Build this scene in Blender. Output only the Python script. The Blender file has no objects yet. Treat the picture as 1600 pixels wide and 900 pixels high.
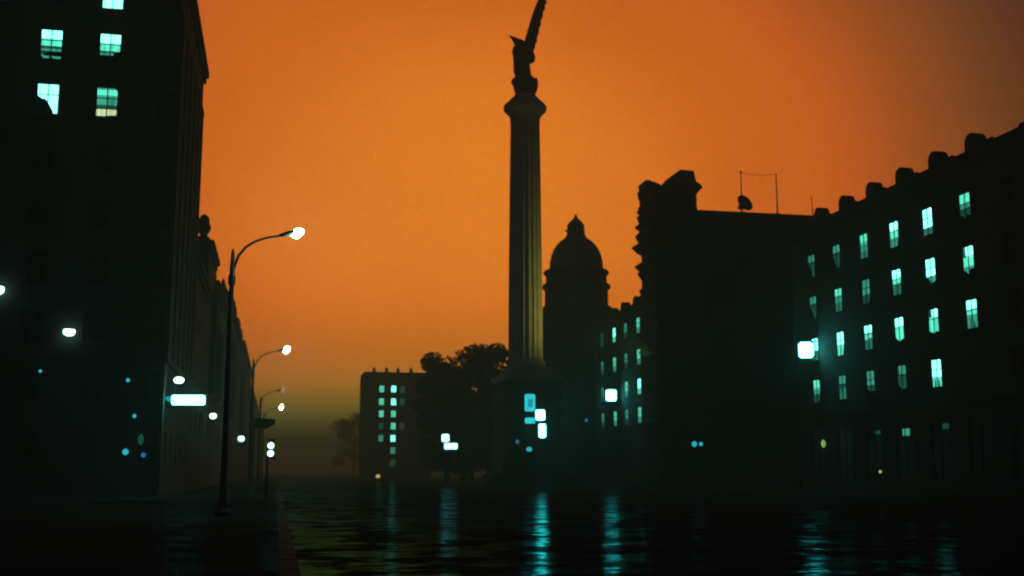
import bpy, bmesh, math, random
from mathutils import Vector, Matrix, noise
R = math.radians
rng = random.Random(7)
SC = bpy.context.scene
COL = SC.collection

# ------------------------------------------------------------------ camera
# +Y runs down the avenue, the camera stands on the left pavement at the kerb
FPX, HORIZON, VPX = 1770.0, 738.0, 430.0          # focal length and vanishing point in photo pixels
PITCH = math.atan2(HORIZON - 450.0, FPX)
YAW = math.atan2(800.0 - VPX, math.hypot(FPX, HORIZON - 450.0))
EYE = 1.6
cam_d = bpy.data.cameras.new('camera')
cam_d.sensor_width = 36.0
cam_d.lens = 36.0 * FPX / 1600.0
cam_d.clip_start, cam_d.clip_end = 0.1, 6000.0
cam_d.dof.use_dof = True
cam_d.dof.focus_distance = 15.0
cam_d.dof.aperture_fstop = 1.4
cam = bpy.data.objects.new('camera', cam_d)
COL.objects.link(cam)
cam.location = (0, 0, EYE)
cam.rotation_euler = (R(90) + PITCH, 0, -YAW)
SC.camera = cam

# ------------------------------------------------------------------ world: afterglow sky
GLOW_AZ, GLOW_EL = YAW - R(2.5), R(10.5)          # where the glow is strongest
world = bpy.data.worlds.new('World'); SC.world = world
world.use_nodes = True
wn, wl = world.node_tree.nodes, world.node_tree.links
wn.clear()
w_out = wn.new('ShaderNodeOutputWorld')
tc = wn.new('ShaderNodeTexCoord')
sep = wn.new('ShaderNodeSeparateXYZ'); wl.new(tc.outputs['Generated'], sep.inputs[0])
el = wn.new('ShaderNodeValToRGB'); wl.new(sep.outputs['Z'], el.inputs[0])
def stops(ramp, pts, interp='LINEAR'):
    cr = ramp.color_ramp; cr.interpolation = interp
    while len(cr.elements) > 1: cr.elements.remove(cr.elements[-1])
    cr.elements[0].position = pts[0][0]; cr.elements[0].color = (*pts[0][1], 1)
    for p, c in pts[1:]:
        e = cr.elements.new(p); e.color = (*c, 1)
# smog lies dim and olive along the horizon, the glow stands above it
stops(el, [(0.0, (.045, .056, .012)), (.02, (.08, .125, .018)), (.035, (.22, .26, .032)), (.049, (.38, .36, .036)), (.077, (.70, .280, .030)), (.10, (.64, .190, .015)),
           (.13, (.645, .163, .0095)), (.24, (.535, .140, .0068)), (.335, (.490, .130, .0062)), (.5, (.36, .095, .006)), (1.0, (.16, .050, .006))])
gd = wn.new('ShaderNodeVectorMath'); gd.operation = 'DOT_PRODUCT'
gd.inputs[1].default_value = (math.sin(GLOW_AZ)*math.cos(GLOW_EL), math.cos(GLOW_AZ)*math.cos(GLOW_EL), math.sin(GLOW_EL))
wl.new(tc.outputs['Generated'], gd.inputs[0])
acs = wn.new('ShaderNodeMath'); acs.operation = 'ARCCOSINE'; wl.new(gd.outputs['Value'], acs.inputs[0])
nrm = wn.new('ShaderNodeMath'); nrm.operation = 'DIVIDE'; nrm.inputs[1].default_value = math.pi
wl.new(acs.outputs[0], nrm.inputs[0])
fall = wn.new('ShaderNodeValToRGB'); wl.new(nrm.outputs[0], fall.inputs[0])
g3 = lambda v: (v, v, v)
stops(fall, [(0, g3(1)), (10/180, g3(.94)), (18/180, g3(.78)), (24/180, g3(.43)), (30/180, g3(.115)), (38/180, g3(.08)), (55/180, g3(.03)), (90/180, g3(0))], 'LINEAR')
mul = wn.new('ShaderNodeMix'); mul.data_type = 'RGBA'                 # afterglow into the dim blue-green dusk of the rest of the sky
mul.inputs[6].default_value = (.0032, .0026, .0060, 1)
tint = wn.new('ShaderNodeValToRGB'); wl.new(nrm.outputs[0], tint.inputs[0])       # the glow reddens away from its centre
stops(tint, [(0, g3(1)), (6/180, (.985, .95, .9)), (14/180, (.88, .68, .60)), (20/180, (.90, .64, .60)), (26/180, (.66, .62, .48)), (34/180, (.45, .55, .4))])
glow = wn.new('ShaderNodeMix'); glow.data_type = 'RGBA'; glow.blend_type = 'MULTIPLY'; glow.inputs[0].default_value = 1
wl.new(el.outputs[0], glow.inputs[6]); wl.new(tint.outputs[0], glow.inputs[7])
wl.new(fall.outputs[0], mul.inputs[0]); wl.new(glow.outputs[2], mul.inputs[7])
b1 = wn.new('ShaderNodeBackground'); b1.inputs[1].default_value = 2.3
# film grain and faint mottling put into the sky brightness
vn = wn.new('ShaderNodeTexNoise'); vn.inputs['Scale'].default_value = 260; vn.inputs['Detail'].default_value = 5; vn.inputs['Roughness'].default_value = .85
wl.new(tc.outputs['Generated'], vn.inputs['Vector'])
vb = wn.new('ShaderNodeTexNoise'); vb.inputs['Scale'].default_value = 7; vb.inputs['Detail'].default_value = 4
wl.new(tc.outputs['Generated'], vb.inputs['Vector'])
va_ = wn.new('ShaderNodeMapRange'); va_.inputs[1].default_value = .2; va_.inputs[2].default_value = .8; va_.inputs[3].default_value = .86; va_.inputs[4].default_value = 1.14
wl.new(vn.outputs['Fac'], va_.inputs[0])
vc_ = wn.new('ShaderNodeMapRange'); vc_.inputs[1].default_value = .2; vc_.inputs[2].default_value = .8; vc_.inputs[3].default_value = .94; vc_.inputs[4].default_value = 1.06
wl.new(vb.outputs['Fac'], vc_.inputs[0])
vm = wn.new('ShaderNodeMath'); vm.operation = 'MULTIPLY'; wl.new(va_.outputs[0], vm.inputs[0]); wl.new(vc_.outputs[0], vm.inputs[1])
vx = wn.new('ShaderNodeMath'); vx.operation = 'MULTIPLY'; vx.inputs[1].default_value = 2.2; wl.new(vm.outputs[0], vx.inputs[0])
wl.new(vx.outputs[0], b1.inputs[1])
wl.new(mul.outputs[2], b1.inputs[0])
sky = wn.new('ShaderNodeTexSky'); sky.sky_type = 'NISHITA'; sky.sun_disc = False
sky.sun_elevation = R(-3.0); sky.sun_rotation = GLOW_AZ; sky.dust_density = 4
b2 = wn.new('ShaderNodeBackground'); b2.inputs[1].default_value = 0.05
wl.new(sky.outputs[0], b2.inputs[0])
add = wn.new('ShaderNodeAddShader'); wl.new(b1.outputs[0], add.inputs[0]); wl.new(b2.outputs[0], add.inputs[1])
wl.new(add.outputs[0], w_out.inputs[0])

SC.view_settings.view_transform = 'Standard'
SC.view_settings.look = 'None'
SC.view_settings.gamma = 1.0
SC.view_settings.use_curve_mapping = False
SC.view_settings.exposure = 0.0
SC.render.engine = 'CYCLES'
SC.cycles.use_denoising = True
SC.cycles.max_bounces = 6
SC.cycles.volume_bounces = 0
SC.cycles.sample_clamp_indirect = 4.0

# ------------------------------------------------------------------ materials
def material(name, col, rough=.8, var=.25, scale=3.0, bump=.0, spec=.3, metal=0.0):
    m = bpy.data.materials.new(name); m.use_nodes = True
    n, l = m.node_tree.nodes, m.node_tree.links
    b = n['Principled BSDF']
    t = n.new('ShaderNodeTexCoord'); no = n.new('ShaderNodeTexNoise')
    no.inputs['Scale'].default_value = scale; no.inputs['Detail'].default_value = 6
    l.new(t.outputs['Object'], no.inputs['Vector'])
    r = n.new('ShaderNodeValToRGB')
    stops(r, [(.25, tuple(c*(1-var) for c in col)), (.75, tuple(min(1, c*(1+var)) for c in col))])
    l.new(no.outputs['Fac'], r.inputs[0]); l.new(r.outputs[0], b.inputs['Base Color'])
    b.inputs['Roughness'].default_value = rough; b.inputs['Metallic'].default_value = metal
    b.inputs['Specular IOR Level'].default_value = spec
    if bump:
        bp = n.new('ShaderNodeBump'); bp.inputs['Strength'].default_value = bump; bp.inputs['Distance'].default_value = .03
        l.new(no.outputs['Fac'], bp.inputs['Height']); l.new(bp.outputs[0], b.inputs['Normal'])
    return m
M = {
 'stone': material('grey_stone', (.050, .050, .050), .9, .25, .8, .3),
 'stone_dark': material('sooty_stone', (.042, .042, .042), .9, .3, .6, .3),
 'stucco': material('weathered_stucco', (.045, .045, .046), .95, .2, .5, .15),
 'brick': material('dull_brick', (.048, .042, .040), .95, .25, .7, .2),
 'column': material('column_stone', (.48, .46, .38), .85, .2, .9, .25),
 'slate': material('slate_roof', (.06, .062, .07), .8, .25, 2.0),
 'copper': material('patinated_copper', (.12, .17, .15), .6, .3, 1.5, 0, .4),
 'bronze': material('dark_bronze', (.07, .065, .045), .6, .3, 1.2, 0, .4),
 'frame': material('painted_frame', (.07, .065, .06), .7, .2, 4),
 'glass': material('dark_glass', (.015, .016, .018), .4, .2, .6, 0, .12),
 'metal': material('dark_painted_metal', (.05, .055, .05), .55, .2, 5, 0, .4),
 'pole': material('lamp_post_paint', (.05, .06, .05), .5, .2, 5, 0, .4),
 'drape': material('drawn_curtain', (.03, .03, .03), .95, .3, 8),
 'bark': material('tree_bark', (.07, .055, .04), .95, .3, 3),
 'kerb': material('granite_kerb', (.045, .045, .045), .9, .3, 6, .2, .08),
 'awning': material('dark_canvas', (.03, .03, .035), .9, .3, 4),
}
def emission(name, col, strength, noisy=0.0, scale=6.0):
    m = bpy.data.materials.new(name); m.use_nodes = True
    n, l = m.node_tree.nodes, m.node_tree.links
    n.clear()
    o = n.new('ShaderNodeOutputMaterial'); e = n.new('ShaderNodeEmission')
    e.inputs[0].default_value = (*col, 1); e.inputs[1].default_value = strength
    if noisy:                                   # uneven tubes and folds behind the pane
        t = n.new('ShaderNodeTexCoord'); mp = n.new('ShaderNodeMapping')
        oi = n.new('ShaderNodeObjectInfo'); va = n.new('ShaderNodeVectorMath')
        l.new(t.outputs['Object'], va.inputs[0]); l.new(oi.outputs['Location'], va.inputs[1])
        mp.inputs['Scale'].default_value = (scale, scale, .8)
        l.new(va.outputs[0], mp.inputs[0])
        no = n.new('ShaderNodeTexNoise'); no.inputs['Scale'].default_value = 1; no.inputs['Detail'].default_value = 3
        l.new(mp.outputs[0], no.inputs['Vector'])
        mr = n.new('ShaderNodeMapRange'); mr.inputs[1].default_value = .3; mr.inputs[2].default_value = .7
        mr.inputs[3].default_value = strength*(1-noisy); mr.inputs[4].default_value = strength*(1+noisy)
        l.new(no.outputs['Fac'], mr.inputs[0]); l.new(mr.outputs[0], e.inputs[1])
    l.new(e.outputs[0], o.inputs[0])
    return m
TEAL = (.12, 1.0, .66)
M['lit3'] = emission('lit_room_bright', (.20, 1.0, .74), 3.0, .35)
M['lit2'] = emission('lit_room', TEAL, 1.0, .4)
M['lit1'] = emission('lit_room_dim', TEAL, .34, .5)
M['lit0'] = emission('lit_room_faint', TEAL, .07, .6)
M['lit_warm'] = emission('lit_room_warm', (.66, .80, .45), 1.0, .25)
M['net'] = emission('backlit_net_curtain', TEAL, .16, .8, 14)
M['sign_white'] = emission('sign_face_white', (.09, 1.0, .92), 24.0)
M['sign_pale'] = emission('sign_face_pale', (.40, 1.0, .95), 3.0)
M['sign_cyan'] = emission('sign_face_cyan', (.03, .70, .78), 1.0, .15, 2)
M['sign_core'] = emission('sign_face_cyan_print', (.02, .45, .52), .75)
M['bulb'] = emission('mercury_bulb', (.50, 1.0, .80), 120.0)
M['lantern'] = emission('lantern_glass', (.55, 1.0, .86), 3.0)
M['dot_cyan'] = emission('small_cyan_lamp', (.03, .55, .65), .9)
M['dot_blue'] = emission('small_blue_lamp', (.01, .22, .42), .8)
M['dot_warm'] = emission('small_amber_lamp', (.80, .58, .16), .9)
M['dot_lime'] = emission('small_lime_lamp', (.35, .62, .16), .7)
M['dim_warm'] = emission('failing_bulb', (.7, .45, .25), .5)
# foliage
def leaf_mat():
    m = bpy.data.materials.new('foliage'); m.use_nodes = True
    n, l = m.node_tree.nodes, m.node_tree.links; b = n['Principled BSDF']
    g = n.new('ShaderNodeNewGeometry'); r = n.new('ShaderNodeValToRGB')
    stops(r, [(0, (.035, .05, .018)), (1, (.09, .10, .035))])
    l.new(g.outputs['Random Per Island'], r.inputs[0]); l.new(r.outputs[0], b.inputs['Base Color'])
    b.inputs['Roughness'].default_value = .8
    return m
M['leaf'] = leaf_mat()
# wet carriageway: dark asphalt with a thin uneven film of water
def wet_mat(name, base, film, rough, sx, sy, bump):
    m = bpy.data.materials.new(name); m.use_nodes = True
    n, l = m.node_tree.nodes, m.node_tree.links; n.clear()
    o = n.new('ShaderNodeOutputMaterial'); d = n.new('ShaderNodeBsdfDiffuse'); g = n.new('ShaderNodeBsdfGlossy')
    mx = n.new('ShaderNodeMixShader')
    t = n.new('ShaderNodeTexCoord')
    grain = n.new('ShaderNodeTexNoise'); grain.inputs['Scale'].default_value = 40; l.new(t.outputs['Object'], grain.inputs['Vector'])
    r = n.new('ShaderNodeValToRGB'); stops(r, [(.3, tuple(c*.7 for c in base)), (.7, tuple(c*1.3 for c in base))])
    l.new(grain.outputs['Fac'], r.inputs[0]); l.new(r.outputs[0], d.inputs[0])
    mp = n.new('ShaderNodeMapping'); mp.inputs['Scale'].default_value = (sx, sy, 1); l.new(t.outputs['Object'], mp.inputs[0])
    wv = n.new('ShaderNodeTexNoise'); wv.inputs['Scale'].default_value = 1; wv.inputs['Detail'].default_value = 4
    wv.inputs['Roughness'].default_value = .55
    l.new(mp.outputs[0], wv.inputs['Vector'])
    bp = n.new('ShaderNodeBump'); bp.inputs['Strength'].default_value = 1; bp.inputs['Distance'].default_value = bump
    fg = n.new('ShaderNodeTexNoise'); fg.inputs['Scale'].default_value = 7; fg.inputs['Detail'].default_value = 5; fg.inputs['Roughness'].default_value = .7
    l.new(t.outputs['Object'], fg.inputs['Vector'])
    hs_ = n.new('ShaderNodeMath'); hs_.operation = 'MULTIPLY_ADD'; hs_.inputs[1].default_value = .05
    l.new(fg.outputs['Fac'], hs_.inputs[0]); l.new(wv.outputs['Fac'], hs_.inputs[2])
    l.new(hs_.outputs[0], bp.inputs['Height']); l.new(bp.outputs[0], g.inputs['Normal'])
    mp2 = n.new('ShaderNodeMapping'); mp2.inputs['Scale'].default_value = (.60, .50, 1); l.new(t.outputs['Object'], mp2.inputs[0])
    pt = n.new('ShaderNodeTexNoise'); pt.inputs['Scale'].default_value = 1; pt.inputs['Detail'].default_value = 9; pt.inputs['Roughness'].default_value = .6
    l.new(mp2.outputs[0], pt.inputs['Vector'])
    fr = n.new('ShaderNodeMapRange'); fr.inputs[1].default_value = .46; fr.inputs[2].default_value = .53
    fr.inputs[3].default_value = film*.05; fr.inputs[4].default_value = film
    l.new(pt.outputs['Fac'], fr.inputs[0]); l.new(fr.outputs[0], mx.inputs[0])
    g.inputs['Roughness'].default_value = rough; g.inputs['Color'].default_value = (.17, .74, .82, 1)   # teal tint put into the reflections, holds back the orange of the sky
    l.new(d.outputs[0], mx.inputs[1]); l.new(g.outputs[0], mx.inputs[2]); l.new(mx.outputs[0], o.inputs[0])
    return m
M['road'] = wet_mat('wet_asphalt', (.035, .035, .036), .19, .10, .9, 1.3, .034)
M['paving'] = wet_mat('wet_paving', (.045, .045, .045), .008, .25, 1.2, 1.4, .05)
M['ground'] = material('bare_ground', (.05, .05, .045), .95, .3, .2)

# ------------------------------------------------------------------ mesh helpers
class MB:
    def __init__(s): s.v, s.f = [], []
    def add(s, vs, fs):
        k = len(s.v); s.v += [tuple(p) for p in vs]; s.f += [tuple(i+k for i in f) for f in fs]; return s
    def box(s, x0, x1, y0, y1, z0, z1):
        return s.add([(x0,y0,z0),(x1,y0,z0),(x1,y1,z0),(x0,y1,z0),(x0,y0,z1),(x1,y0,z1),(x1,y1,z1),(x0,y1,z1)],
                     [(0,3,2,1),(4,5,6,7),(0,1,5,4),(1,2,6,5),(2,3,7,6),(3,0,4,7)])
    def lathe(s, prof, n=24, cx=0, cy=0, rad=None):
        vs, fs = [], []
        for r, z in prof:
            for k in range(n):
                a = 2*math.pi*k/n; q = r*(rad(a, z) if rad else 1)
                vs.append((cx+q*math.cos(a), cy+q*math.sin(a), z))
        for j in range(len(prof)-1):
            for k in range(n):
                a, b = j*n+k, j*n+(k+1) % n
                fs.append((a, b, b+n, a+n))
        fs.append(tuple(range(n))[::-1]); fs.append(tuple((len(prof)-1)*n+k for k in range(n)))
        return s.add(vs, fs)
    def loft(s, rings):
        n = len(rings[0]); vs = [p for r in rings for p in r]; fs = []
        for j in range(len(rings)-1):
            for k in range(n):
                a, b = j*n+k, j*n+(k+1) % n
                fs.append((a, b, b+n, a+n))
        fs.append(tuple(range(n))[::-1]); fs.append(tuple((len(rings)-1)*n+k for k in range(n)))
        return s.add(vs, fs)
    def tube(s, pts, radii, n=8):
        pts = [Vector(p) for p in pts]
        if not hasattr(radii, '__len__'): radii = [radii]*len(pts)
        rings = []; up = None
        for i, p in enumerate(pts):
            d = (pts[min(i+1, len(pts)-1)] - pts[max(i-1, 0)]).normalized()
            if up is None: up = Vector((0,0,1)) if abs(d.z) < .9 else Vector((1,0,0))
            a = d.cross(up).normalized(); up = a.cross(d).normalized()
            rings.append([p + radii[i]*(math.cos(2*math.pi*k/n)*a + math.sin(2*math.pi*k/n)*up) for k in range(n)])
        return s.loft(rings)
    def prism(s, poly, axis, a, b):
        """poly of 2-D points extruded along axis from a to b ('x': points are (y,z); 'y': (x,z); 'z': (x,y))"""
        def P(p, t): return {'x': (t, p[0], p[1]), 'y': (p[0], t, p[1]), 'z': (p[0], p[1], t)}[axis]
        n = len(poly); vs = [P(p, a) for p in poly] + [P(p, b) for p in poly]
        fs = [tuple(range(n))[::-1], tuple(range(n, 2*n))] + [(k, (k+1) % n, n+(k+1) % n, n+k) for k in range(n)]
        return s.add(vs, fs)
    def mesh(s, name, mat, off=(0,0,0), smooth=False):
        me = bpy.data.meshes.new(name)
        me.from_pydata([(p[0]-off[0], p[1]-off[1], p[2]-off[2]) for p in s.v], [], s.f)
        bm = bmesh.new(); bm.from_mesh(me)
        bmesh.ops.recalc_face_normals(bm, faces=bm.faces); bm.to_mesh(me); bm.free()
        if smooth:
            for p in me.polygons: p.use_smooth = True
        me.materials.append(M[mat]); me.update()
        return me
def link(name, me, parent=None, loc=(0,0,0), rz=0):
    o = bpy.data.objects.new(name, me); COL.objects.link(o)
    o.location = loc; o.rotation_euler = (0,0,rz)
    if parent: o.parent = parent
    return o
def tag(o, label, cat, group=None):
    o['label'] = label; o['category'] = cat
    if group: o['group'] = group
    return o
def thing(name, label, cat, loc=(0,0,0), rz=0, group=None):
    return tag(link(name, None, None, loc, rz), label, cat, group)
def part(name, mb, mat, parent, smooth=False):
    return link(name, mb.mesh(name, mat, smooth=smooth), parent)
def struct(name, mb, mat, kind='structure'):
    o = link(name, mb.mesh(name, mat)); o['kind'] = kind; return o
def arc(cx, cz, r, a0, a1, n): return [(cx+r*math.cos(R(a0+(a1-a0)*k/n)), cz+r*math.sin(R(a0+(a1-a0)*k/n))) for k in range(n+1)]

# ------------------------------------------------------------------ ground
KX = .42                                                   # kerb line of the left pavement
struct('ground', MB().box(-1450, 1450, -250, 3000, -.3, -.06), 'ground')
struct('road', MB().box(KX, 43.0, -40, 900, -.055, 0.0), 'road')
struct('cross_street', MB().box(43.004, 260, 97, 129, -.055, -.004), 'road')
pv = struct('pavement', MB().box(-60, KX-.3, -40, 900, -.05, .13), 'paving')
kb = struct('kerb', MB().box(KX-.298, KX-.02, -40, 900, -.05, .10), 'kerb')
ks = MB().prism([(KX-.30, -.04), (KX, -.04), (KX, .11), (KX-.03, .14), (KX-.30, .14)], 'y', 0, .985).mesh('kerbstone', 'kerb')
for k in range(70):
    o = link('kerbstone', ks, kb, (rng.uniform(-.006, .006), 12+k, rng.uniform(-.006, .004)))
struct('pavement_right', MB().box(43.002, 110, -40, 96.9, -.05, .12), 'paving')
struct('pavement_far', MB().box(43.002, 110, 129.1, 330, -.05, .12), 'paving')

# ------------------------------------------------------------------ windows and facades
_wm = {}
def window_mesh(w, h, arch):
    key = ('w', round(w, 2), round(h, 2), arch)
    if key in _wm: return _wm[key]
    f = MB(); t = .07
    f.box(-w/2, -w/2+t, .02, .07, 0, h).box(w/2-t, w/2, .02, .07, 0, h)
    f.box(-w/2+t, w/2-t, .02, .07, 0, t).box(-w/2+t, w/2-t, .02, .07, h-t, h)
    if arch != 'plain':
      f.box(-.03, .03, .022, .068, t, h-t)
      f.box(-w/2+t, -.03, .024, .066, h*.62, h*.62+.05).box(.03, w/2-t, .024, .066, h*.62, h*.62+.05)
    if arch is True:                                       # rounded head: two fillets in the upper corners
        for s in (-1, 1):
            a = [(s*w/2, h)] + [(s*(w/2-.34+.34*math.cos(R(q))), h-.34+.34*math.sin(R(q))) for q in range(0, 91, 15)]
            f.prism(a, 'y', .005, .018)
    sill = MB().box(-w/2-.1, w/2+.1, -.10, -.004, -.12, -.01)
    _wm[key] = (f.mesh('window', 'frame'), sill.mesh('sill', 'stone_dark'))
    return _wm[key]
_pm = {}
def window(bld, pos, rz, w, h, lit=None, arch=False, drapes=()):
    """pos: bottom centre on the wall plane in the building's coordinates; lit: list of (material, z0, z1) bands of pane"""
    fm, sm = window_mesh(w, h, arch)
    o = link('window', fm, bld, pos, rz)
    link('sill', sm, o)
    for mat, z0, z1 in (lit or [('glass', 0, 1)]):
        key = (mat, w, h, z0, z1)
        if key not in _pm:
            _pm[key] = MB().box(-w/2+.005, w/2-.005, .10, .13, h*z0+.004, h*z1-.004).mesh('pane', mat)
        link('pane', _pm[key], o)
    for n_, (mat, poly) in enumerate(drapes):                             # polygons in units of (half width, height)
        d = MB().prism([(a*w/2, b*h) for a, b in poly], 'y', .075+.002*n_, .076+.002*n_)
        link('curtain', d.mesh('curtain', mat), o)
    return o
def wall(bld, name, pos, rz, W, H, holes, mat, t=.34):
    """a slab W x H, its outer face on the local x axis, with real openings (u0, u1, v0, v1)"""
    us = sorted({0, W} | {u for h in holes for u in h[:2]}); vs = sorted({0, H} | {v for h in holes for v in h[2:]})
    hs = {(round(a, 4), round(c, 4)): (a, b, c, d) for a, b, c, d in holes}
    m = MB(); inside = lambda u, v: any(a < u < b and c < v < d for a, b, c, d in holes)
    for i in range(len(us)-1):
        for j in range(len(vs)-1):
            if not inside((us[i]+us[i+1])/2, (vs[j]+vs[j+1])/2):
                m.add([(us[i],0,vs[j]),(us[i+1],0,vs[j]),(us[i+1],0,vs[j+1]),(us[i],0,vs[j+1])], [(0,1,2,3)])
    for a, b, c, d in holes:
        m.add([(a,0,c),(b,0,c),(b,0,d),(a,0,d),(a,t,c),(b,t,c),(b,t,d),(a,t,d)], [(0,4,5,1),(1,5,6,2),(2,6,7,3),(3,7,4,0)])
    m.add([(0,0,0),(0,t,0),(0,t,H),(0,0,H)], [(0,1,2,3)]); m.add([(W,0,0),(W,t,0),(W,t,H),(W,0,H)], [(0,1,2,3)])
    m.add([(0,0,H),(W,0,H),(W,t,H),(0,t,H)], [(0,1,2,3)])
    m.add([(0,t+.02,0),(W,t+.02,0),(W,t+.02,H),(0,t+.02,H)], [(0,1,2,3)])
    me = m.mesh(name, mat)
    return link(name, me, bld, pos, rz)
def w2l(rz, pos, u, v):                                    # point (u, v) of a wall in building coordinates
    return (pos[0]+u*math.cos(rz), pos[1]+u*math.sin(rz), pos[2]+v)

# lit panes: bands of brightness from sill to head, and what hangs or stands in front of them
LEVEL = {'a': ('lit1', 'lit2', 'lit3'), 'b': ('lit2', 'lit3', 'lit3'), 'c': ('lit0', 'lit1', 'lit2'), 'd': ('lit0', 'lit1', 'lit1'), 'e': ('lit0', 'lit0', 'lit1'),
         'f': ('lit1', 'lit3', 'lit3'), 'g': ('lit2', 'lit2', 'lit3')}
def lit_look(kind, k):
    if kind not in LEVEL: return None, []
    r = random.Random(k*13+5); lo, mid, hi = LEVEL[kind]; u = r.uniform
    s1 = u(.30, .5); s2 = u(.58, .74)
    bands = [(lo, 0, s1), (mid, s1, s2), (hi, s2, 1)]
    dr = []
    m = 'lnbrvnswb'[(k*7) % 9]
    if m in 'lw': dr.append(('drape', [(-1,0), (u(-.2,.1),0), (u(-.5,-.2),s1*u(.4,.9)), (u(-.85,-.6),s1+.1), (-1,s2)]))
    if m in 'rw': dr.append(('drape', [(u(.35,.6),0), (1,0), (1,u(.4,.7)), (u(.8,.95),s1), (u(.55,.7),s1*.5)]))
    if m in 'bs': dr.append(('drape', [(-1,0), (1,0), (1,u(.10,.2)), (u(.2,.6),u(.14,.26)), (u(-.3,.1),u(.05,.2)), (u(-.8,-.5),u(.15,.3)), (-1,u(.2,.36))]))
    if m in 'v': dr += [('drape', [(x,0), (x+u(.18,.4),0), (x+u(.1,.16),u(.25,.5)), (x+.03,u(.2,.4))]) for x in (u(-.8,-.5), u(.0,.3))]
    if m in 'n': dr.append(('net', [(-.98,.03), (.98,.03), (.98,s1), (.3,s1+u(-.05,.05)), (-.3,s1-u(0,.1)), (-.98,s1)]))
    if m in 's': dr.append(('net', [(-.98,s2), (u(-.5,-.2),s2), (u(-.7,-.4),1), (-.98,1)]))
    return bands, dr

# ------------------------------------------------------------------ tall building on the left
B1 = thing('office_building', 'tall dark corner building at the left with lit teal windows near its top', 'building', (-7, 74, .13))
H1, W1, D1 = 35.0, 46.0, 21.3
ww, wh, st = 1.38, 2.05, 3.65
LIT1 = {(-15.0, 0): ([('lit1', 0, .16), ('lit0', .16, .3), ('lit1', .3, .36), ('lit0', .36, .46), ('lit2', .46, .70), ('lit3', .70, 1)],
                     [('drape', [(-1,0),(-.65,0),(-.7,.06),(-.98,.16)]), ('drape', [(-.2,0),(.3,0),(.2,.07),(-.1,.12)]), ('drape', [(-.6,.12),(.9,.12),(.9,.27),(-.6,.25)])]),
        (-11.4, 0): ([('glass', 0, .28), ('lit1', .28, .36), ('lit0', .36, .42), ('lit2', .42, .68), ('lit3', .68, 1)], [('drape', [(.3,.25),(1,.25),(1,.40),(.35,.37)])]),
        (-15.0, 1): ([('lit3', .0, .55), ('lit3', .55, 1)], [('drape', [(-1,0),(.55,0),(.5,.12),(-.02,.42),(-.3,.52),(-.45,.50),(-1,.62)])]),
        (-11.4, 1): ([('lit0', 0, .06), ('lit_warm', .06, .28), ('lit0', .28, .42), ('lit1', .42, .74), ('lit2', .74, .92), ('lit1', .92, 1)],
                     [('drape', [(-.1,0),(1,0),(1,.10),(.4,.08),(-.1,.07)]), ('drape', [(.35,1),(1,1),(1,.72),(.8,.93)])]),
        (-11.4, -1): ([('lit3', 0, .3), ('lit3', .3, 1)], [('drape', [(-.15,0),(.1,0),(0,.06)])]),
        (-18.6, -1): ([('lit2', 0, 1)], [('drape', [(-1,0),(.2,0),(.2,1),(-1,1)])])}
pos = (-W1, 0, 0); holes = []; wins = []
for c in range(7):
    for r in range(-1, 8):
        X = -7.8-3.6*c; zb = 27.78 - st*r                    # sill heights counted down from the second lit row
        if zb + wh > H1-1.3 or zb < 2: continue
        u = (X+7)+W1
        holes.append((u-ww/2, u+ww/2, zb-.13, zb-.13+wh)); wins.append((X, r, u, zb-.13))
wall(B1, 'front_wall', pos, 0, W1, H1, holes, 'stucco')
for X, r, u, v in wins:
    key = (round(X, 1), r)
    lit, dr = LIT1.get(key, (None, []))
    window(B1, w2l(0, pos, u, v), 0, ww, wh, lit, False, dr)
pos = (0, 0, 0); holes = []; wins = []
for c in range(5):
    for r in range(-1, 8):
        zb = 27.65 - st*r; u = 2.6+c*4.0
        if zb + wh > H1-1.3 or zb < 2: continue
        holes.append((u-ww/2, u+ww/2, zb, zb+wh)); wins.append((u, zb))
wall(B1, 'side_wall', (-.001, .36, 0), R(90), D1-.72, H1, [(a-.36, b-.36, c, d) for a, b, c, d in holes], 'stucco')
for u, v in wins: window(B1, w2l(R(90), pos, u, v), R(90), ww, wh)
part('rear_wall', MB().box(-W1, 0, D1-.35, D1, 0, H1), 'stucco', B1)
part('far_side_wall', MB().box(-W1, -W1+.35, .37, D1-.36, 0, H1), 'stucco', B1)
part('roof', MB().box(-W1, 0, 0, D1, H1, H1+.25), 'slate', B1)
part('cornice', MB().box(-W1, .42, -.42, D1+.12, H1-.55, H1-.01).box(-W1, .22, -.22, D1+.06, H1-1.05, H1-.56), 'stone_dark', B1)
part('string_course', MB().box(-W1, .17, -.17, D1+.03, 31.0, 31.35), 'stone_dark', B1)
part('string_course', MB().box(-W1, .17, -.17, D1+.03, 8.3, 8.7), 'stone_dark', B1)
for k in range(6):
    y = .65+k*4.0
    part('pilaster', MB().box(.004, .15, y-.38, y+.38, 8.75, 30.9), 'stone', B1)

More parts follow.
